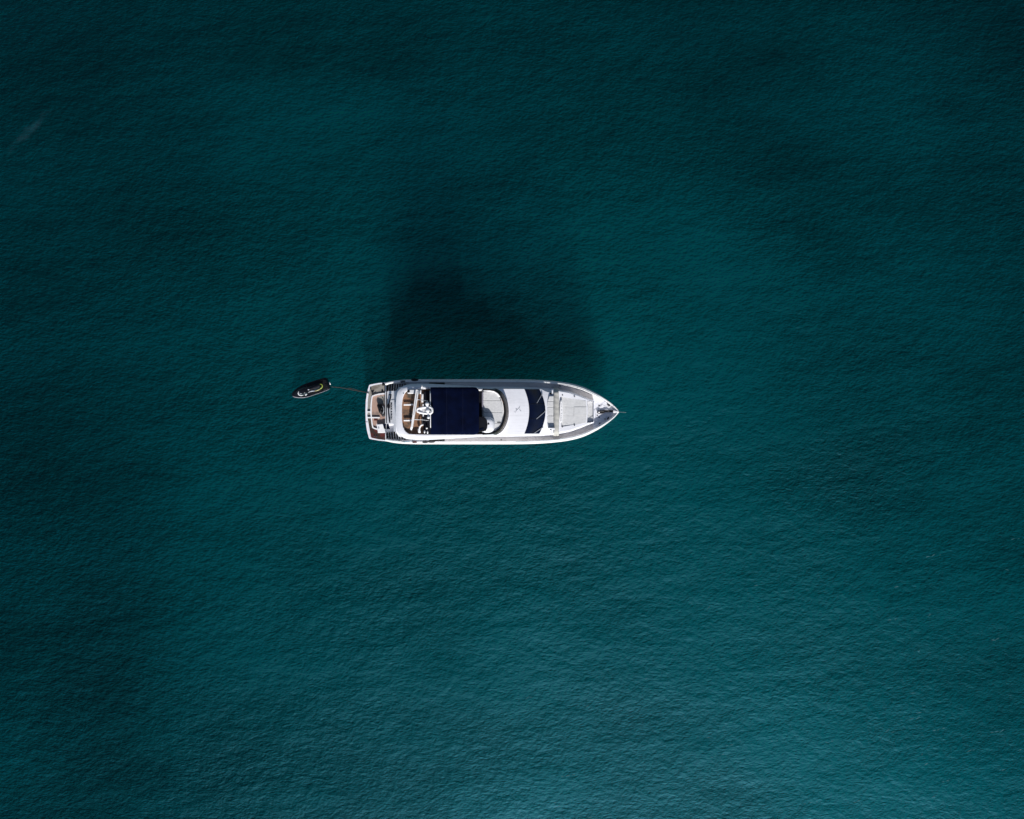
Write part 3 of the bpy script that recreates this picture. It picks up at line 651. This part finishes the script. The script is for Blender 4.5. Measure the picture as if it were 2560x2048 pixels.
# transom wall, stepped white mouldings and side stairs
MB().rect(962.8, 979, 965.2, 1059, 1.42, .3).build('transom_step', M['grey_white'], Y, bevel=.02)
tr_ = MB(); rows = []
for x_, z_ in ((965.4, 1.0), (965.9, 1.35), (968, 1.55), (973, 1.66), (983.9, 2.0), (984, 2.0), (992, 2.3), (1004, 2.55)):
    ya, yb = interp([(965, 980), (972, 977.8), (1004, 977)], x_), interp([(965, 1059.5), (983.9, 1059.5), (984, 1079), (1004, 1081)], x_)
    rows.append([U(x_, lerp(ya, yb, k / 10), z_) for k in range(11)])
rows = [[Vector((p.x, p.y, .3)) for p in rows[0]]] + rows
tr_.grid(rows)
for s_ in (0, 1):
    edge = [r[-s_] for r in rows[1:]]; tr_.grid([edge, [Vector((p.x, p.y, .4)) for p in edge]])
trn = tr_.build('transom', M['white'], Y, angle=30)
def tz(x_): return interp([(965.4, 1.0), (965.9, 1.35), (968, 1.55), (973, 1.66), (984, 2.0), (992, 2.35), (1004, 2.6)], x_)
MB().tube([U(967, 981, 1.6), U(966.3, 1000, 1.62), U(965.8, 1020, 1.6), U(965.8, 1040, 1.6), U(966, 1058, 1.58)], .035, 6).build('transom_seal', M['charcoal'], trn)
b = MB(); b.tube([U(972.5, 987.3, 1.9), U(977.6, 986.8, 2.0), U(976.6, 993, 2.0), U(974.6, 1001, 2.0), U(972.9, 1010, 1.98), U(972, 1020, 1.96), U(971.6, 1031, 1.96), U(972.4, 1041, 1.96), U(973.6, 1050, 1.98), U(974.6, 1057, 2.0)], .06, 8)
hr_ = b.build('hand_rail', M['darkvinyl'], trn, smooth_=True)
MB().ball(U(971.6, 1015.5, 1.72), .14, .23, .22).build('shower_cowl', M['black'], trn, smooth_=True)
for q in (((975.5, 1000.6), (989, 1000.4)),): MB().tube([U(x_, y_, tz(x_) + .006) for x_, y_ in q], .014, 5).build('hatch_seam', M['grey'], trn)
MB().cyl(U(988, 1003.8, 2.2), .045, .04, 10).build('hatch_lock', M['grey'], trn)
tx = bpy.data.curves.new('name', 'FONT'); tx.body = 'ROCK & ROLL'; tx.size = .262; tx.align_x = 'CENTER'; tx.align_y = 'BOTTOM'; tx.extrude = .006; tx.space_character = 1.02; tx.offset = .006
to = bpy.data.objects.new('name', tx); sc.collection.objects.link(to)
dg = bpy.context.evaluated_depsgraph_get(); tm = bpy.data.meshes.new_from_object(to.evaluated_get(dg)); bpy.data.objects.remove(to)
xs = [v.co.x for v in tm.vertices]; k_ = (43.5 * S * (H - 1.8) / H) / (max(xs) - min(xs))
p0 = U(975.6, 1028.6, tz(975.6) + .012); p1 = U(981.6, 1028.6, tz(981.6) + .012); up = (p1 - p0).normalized(); rt = Vector((0, -1, 0)); nn = rt.cross(up)
lm = MB(); lm.v = [tuple(p0 + rt * v.co.x * k_ + up * v.co.y + nn * (v.co.z + .004)) for v in tm.vertices]; lm.f = [tuple(p.vertices) for p in tm.polygons]
lm.build('name_lettering', M['darkvinyl'], trn)
# stairs from the swim platform up to the side decks
for s_ in (-1, 1):
    y_out = (lambda x_: interp([(963, 961.6), (1012, 959.2)], x_)) if s_ < 0 else (lambda x_: interp([(963, 1097.4), (1012, 1099)], x_))
    y_in = (lambda x_: interp([(963, 981), (1012, 979)], x_)) if s_ < 0 else (lambda x_: interp([(963, 1082), (1012, 1078.5)], x_))
    stw = MB(); x0 = 964.2
    base = MB().prism([U(963, y_out(963) + s_ * 1.2, .8), U(963, y_in(963), .8), U(965, y_in(963), .8), U(965, y_out(963) + s_ * 1.2, .8)][::s_ if s_ < 0 else 1], .35)
    stair = base.build('stairway', M['white'], Y, bevel=.015)
    for k in range(8):
        xa = x0 + 6.1 * k; xb = xa + 6.1; z = .72 + .14 * k; sl_ = -s_ * 1.3
        q = [(xa - sl_ * s_ * 0, y_out(xa)), (xa + 1.6, y_in(xa)), (xb + 1.6, y_in(xb)), (xb, y_out(xb))]
        if s_ < 0: q = [(xa + 1.8, y_out(xa)), (xa, y_in(xa)), (xb, y_in(xb)), (xb + 1.8, y_out(xb))]
        else: q = [(xa + 1.2, y_out(xa)), (xa - .6, y_in(xa)), (xb - .6, y_in(xb)), (xb + 1.2, y_out(xb))]
        td = MB().prism([U(a_, b_, z) for a_, b_ in q], z - .17).build('tread', M['stairteak'], stair)
        q2 = [q[0], q[1], (q[1][0] + 1.3, q[1][1]), (q[0][0] + 1.3, q[0][1])]
        MB().prism([U(a_, b_, z + .012) for a_, b_ in q2], z - .165).build('nosing', M['metalwhite'], td)
    # white coaming outside the stairs
    ring = []
    for i in range(12):
        x_ = lerp(963, 1018, i / 11); z = interp([(963, .75), (1018, 1.6)], x_); yo = y_out(x_)
        ring.append([U(x_, yo, z - .4), U(x_, yo, z), U(x_, yo + s_ * 1.6, z), U(x_, yo + s_ * 1.6, z - .4)])
    MB().loft(ring, caps=True).build('stair_coaming', M['metalwhite'], stair)
# locker jutting over the platform on the starboard side
lk = MB().prism([U(941.8, 1061.4, .86), U(944.6, 1082.6, .86), U(960, 1082, .86), U(992, 1079.5, .86), U(990, 1059.6, .86), U(966, 1059.2, .86)], .58).build('platform_locker', M['metalwhite'], Y, bevel=.03)
MB().prism([U(956.6, 1060, .872), U(960.4, 1072.8, .872), U(974.8, 1073, .872), U(971.4, 1060, .872)], .8).build('locker_window', M['glass'], lk)
MB().cyl(U(947, 1071.6, .92), .045, .03, 10).build('locker_latch', M['grey'], lk)
# boarding gates and gear on the side decks
for q, m_, n_ in (((1000, 951.2, 1012, 956.5), 'grey', 'bulwark_gate'), ((1006, 1101.2, 1030, 1105.2), 'grey', 'bulwark_gate')):
    MB().rect(*q, 2.05, 1.4).build(n_, M[m_], Y, bevel=.05)
MB().tube([U(1003, 956.5, 2.1), U(1006, 953, 2.12), U(1013, 953, 2.12)], .05, 6).build('fairlead', M['charcoal'], Y)
MB().tube([U(1003, 1101.5, 2.1), U(1010, 1104.5, 2.1), U(1024, 1102.5, 2.1)], .05, 6).build('fairlead', M['steel'], Y)

# ------------------------------------------------------------------ loose things on the yacht
def fender(p, q, r, m_, label):
    o = MB(); a_, b_ = U(*p), U(*q); d = (b_ - a_); n = 10; ps = [a_ + d * (i / n) for i in range(n + 1)]
    o.tube(ps, [max(.02, r * math.sin(math.pi * min(max(i / n, .03), .97)) ** .35) for i in range(n + 1)], 12)
    return tag(o.build('fender', M[m_], None, smooth_=True), label, 'fender')
fender((1028, 949.6, 1.9), (1045.5, 950, 1.95), .12, 'black', 'black roll standing in for the dark gate opening in the shaded port rail of the yacht')  # added black roll in place of the gate opening in the bulwark
fender((1031, 1105.4, 2.06), (1042.5, 1105.2, 2.06), .10, 'redfender', 'dark red fender on the sunlit starboard rail, nearest the stern stairs')
fender((1056, 1105.5, 2.05), (1070, 1105, 2.05), .11, 'charcoal', 'dark grey fender in the middle of the starboard rail gear')
fender((1070, 1104.6, 2.05), (1087, 1104.4, 2.05), .10, 'charcoal', 'long dark grey fender lying foremost on the starboard rail')
# black bag on the platform
bg_ = MB(); rows = []
c0 = U(952.5, 1023.5, .85)
for i in range(15):
    a = math.pi * i / 14; ring = []
    for k in range(28):
        t = 2 * math.pi * k / 28; w = 1 + .10 * math.sin(3 * t + 1) + .07 * math.sin(5 * t + i * .5)
        q = Vector((.26 * math.sin(a) * math.cos(t) * w, .52 * math.sin(a) * math.sin(t) * w, .25 * math.cos(a) + .03 * math.sin(4 * t)))
        q.rotate(Matrix.Rotation(math.radians(20), 3, 'Z')); ring.append(c0 + q)
    rows.append(ring)
bag = bg_.loft(rows).build('bag', M['black'], None, smooth_=True)
tag(bag, 'lumpy black bag lying on the pale teak of the swim platform', 'bag')
s2 = MB().tube([U(957, 1015, 1.08), U(959.3, 1020, 1.12), U(959.6, 1028, 1.1), U(957.5, 1034, 1.0)], .035, 6).build('strap', M['grey'], bag)
MB().ball(U(958.5, 1036.5, .78), .17, .2, .2).build('side_pouch', M['charcoal'], bag, smooth_=True)

# ------------------------------------------------------------------ jet ski and its line
JO = U(778.5, 973.0, 0); JA = math.atan2(-29, -86.5)
J = empty('jet_ski', JO, JA)
tag(J, 'black personal watercraft with lime trim tied behind the white yacht', 'jet ski')
def jp(px, py, z): return U(px, py, z)
JX = Vector((math.cos(JA), math.sin(JA), 0)); JYv = Vector((-JX.y, JX.x, 0))
def jl(a, b, z): p = JO + JX * a + JYv * b; return Vector((p.x, p.y, z))       # b>0 is the sunlit side
JW = [(-1.62, .47), (-1.45, .52), (-.6, .56), (.2, .56), (.8, .49), (1.2, .36), (1.5, .2), (1.66, .05)]
def jring(a, f, z, n=None): w = smooth(JW, a) * f; return w
def jshell(levels, name, m_, parent, step=.08, a0=-1.62, a1=1.66, caps=True):
    """levels: list of (factor, z, shift) from one edge over to the other"""
    rows = []; a = a0
    while a <= a1 + 1e-6:
        w = smooth(JW, a); rise = .22 * max(0, (a - .3) / 1.36) ** 1.5
        rows.append([jl(a, w * f, z + rise) for f, z in levels]); a += step
    b = MB(); b.loft(rows, closed=True, caps=caps); return b.build(name, m_, parent, angle=40)
jh = jshell([(-.92, -.12), (-1.0, .16), (-1.0, .26), (-.9, .28), (.9, .28), (1.0, .26), (1.0, .16), (.92, -.12), (0, -.3)], 'hull', M['gloss_black'], J)
b = MB(); b.tube([jl(a_, (smooth(JW, a_) + .012), .24 + .22 * max(0, (a_ - .3) / 1.36) ** 1.5) for a_ in [-1.58 + .1 * k for k in range(33)]], [.022 + .035 * max(0, (-1.58 + .1 * k - .2) / 1.4) for k in range(33)], 6)
b.build('bumper', M['grey_dark'], J, smooth_=True)
b = MB(); b.tube([jl(a_, -(smooth(JW, a_) + .012), .24 + .22 * max(0, (a_ - .3) / 1.36) ** 1.5) for a_ in [-1.58 + .1 * k for k in range(33)]], .022, 6)
b.build('bumper', M['gloss_black'], J, smooth_=True)
# raised deck: rear platform, foot wells, hood
def hood(a):   # half width, height of the central body
    return interp([(-1.1, .20), (-.6, .25), (.1, .24), (.35, .34), (.9, .34), (1.25, .22), (1.5, .08)], a), interp([(-1.1, .50), (-.8, .62), (-.2, .60), (.15, .66), (.4, .86), (.75, .80), (1.2, .58), (1.5, .46)], a)
rows = []; a = -1.1
while a <= 1.501:
    w, z = hood(a); r_ = []
    for k in range(13):
        t = math.pi * k / 12; r_.append(jl(a, w * math.copysign(abs(math.cos(t)) ** .6, math.cos(t)), .27 + (z - .27) * math.sin(t) ** .6 if 0 < k < 12 else .25))
    rows.append(r_); a += .1
jd = MB().loft(rows, closed=True, caps=True).build('deck_body', M['gloss_black'], J, smooth_=True)
# seat
rows = []; a = -.98
while a <= .221:
    u = (a + .98) / 1.2; w = .19 * min(1, math.sqrt(max(.02, 1 - (1 - min(u * 3.3, 1)) ** 2))) * lerp(1, .62, max(0, u - .3) / .7); z = .74 - .05 * math.sin(math.pi * u)
    rows.append([jl(a, w * math.cos(math.pi * k / 10), z - .14 + .14 * math.sin(math.pi * k / 10)) for k in range(11)]); a += .08
st_ = MB().loft(rows, closed=True, caps=True).build('seat', M['darkvinyl'], J, smooth_=True)
pts_ = [(803.3, 960.8), (804.8, 961.8), (806, 964.2), (805.8, 967), (804, 970), (800.5, 972.6), (796.5, 974.6), (792, 976.6), (788, 977.6), (784, 977.8)]
b = MB(); b.tube([U(x_, y_, .60) for x_, y_ in [(795, 961.8), (800, 960.4)] + pts_[:6]], [.012, .02, .03, .04, .045, .045, .045, .04], 7); b.build('seat_trim', M['lime'], J, smooth_=True)
b = MB(); b.tube([U(x_, y_, .56) for x_, y_ in pts_[5:]], [.045, .05, .045, .035, .03], 7); b.build('side_trim', simple('pale_yellow', (.36, .34, .16), .4, .05), J, smooth_=True)
b = MB(); b.tube([U(787, 977.2, .58), U(780, 977.5, .6), U(774.5, 979.2, .6), U(770.5, 982, .58)], [.05, .07, .05, .03], 8); b.build('side_panel', M['grey'], J, smooth_=True)
b = MB(); b.tube([U(767.5, 984.3, .58), U(763.8, 987.6, .56), U(762, 987.4, .56)], [.05, .07, .03], 8); b.build('side_intake', M['grey_white'], J, smooth_=True)
b = MB(); b.tube([U(748.5, 976, .68), U(746.5, 980, .68), U(745.5, 984, .64), U(748.5, 987.2, .58), U(753, 988.6, .56), U(758.5, 988, .56)], [.02, .03, .06, .07, .06, .03], 8); b.build('hood_flash', M['grey_white'], J, smooth_=True)
b = MB(); b.tube([U(749, 982, .74), U(751, 984.5, .74), U(756, 984, .72)], [.03, .05, .04], 8); b.build('hood_vent', M['grey'], J, smooth_=True)
b = MB(); b.tube([U(772.6, 973.8, 1.02), U(770.8, 976.8, 1.04), U(771.2, 981, 1.0)], [.035, .05, .035], 8); b.tube([U(771.6, 974.6, 1.0), U(768.5, 968.5, 1.0), U(766.2, 965.2, .98)], [.04, .035, .03], 8); b.build('handlebar', M['gloss_black'], J, smooth_=True)
MB().ball(U(771.3, 974.2, 1.06), .08, .06, .05).build('gauge', M['grey'], J, smooth_=True)
b = MB(); b.tube([jl(-1.28, -.2, .5), jl(-1.52, -.2, .42), jl(-1.56, 0, .42), jl(-1.52, .2, .42), jl(-1.28, .2, .5)], .03, 7); b.build('boarding_handle', M['gloss_black'], J, smooth_=True)
b = MB(); b.tube([U(823.2, 955.2, .40), U(825.2, 959.2, .40), U(825.8, 962.2, .40)], [.03, .045, .03], 7); b.build('tow_hook', M['metalwhite'], J, smooth_=True)
MB().prism([jl(-1.52, -.45, .33), jl(-1.52, .45, .33), jl(-1.0, .47, .33), jl(-1.0, -.47, .33)][::-1], .25).build('rear_mat', M['black'], J, bevel=.02)
for s_ in (1, -1): MB().prism([jl(-.95, s_ * .30, .31), jl(.2, s_ * .33, .31), jl(.2, s_ * .50, .31), jl(-.95, s_ * .49, .31)][::s_], .25).build('foot_mat', M['black'], J)

pts_ = [(828.5, 967.3, .42), (834, 967.8, .22), (842, 968.3, .07), (852, 969.2, .03), (862, 971, .02), (873, 973.3, .03), (884, 975.6, .06), (895, 977.6, .14), (905, 979, .3), (916, 981.2, .62), (921, 982.3, .66)]
sm = []
for i in range(len(pts_) - 1):
    for t in (0, .34, .67): sm.append(U(*[lerp(pts_[i][j], pts_[i + 1][j], t) for j in range(3)]))
sm.append(U(*pts_[-1]))
b = MB(); b.tube([p + Vector((0, .02 * math.sin(i * 1.7), 0)) for i, p in enumerate(sm)], .026, 6)
b.tube([p + Vector((0, .07 + .05 * math.sin(i * .5), .0)) for i, p in enumerate(sm[14:26])], .018, 6)
tag(b.build('tow_rope', M['rope'], None), 'thin brown rope floating between the jet ski and the swim platform', 'rope')
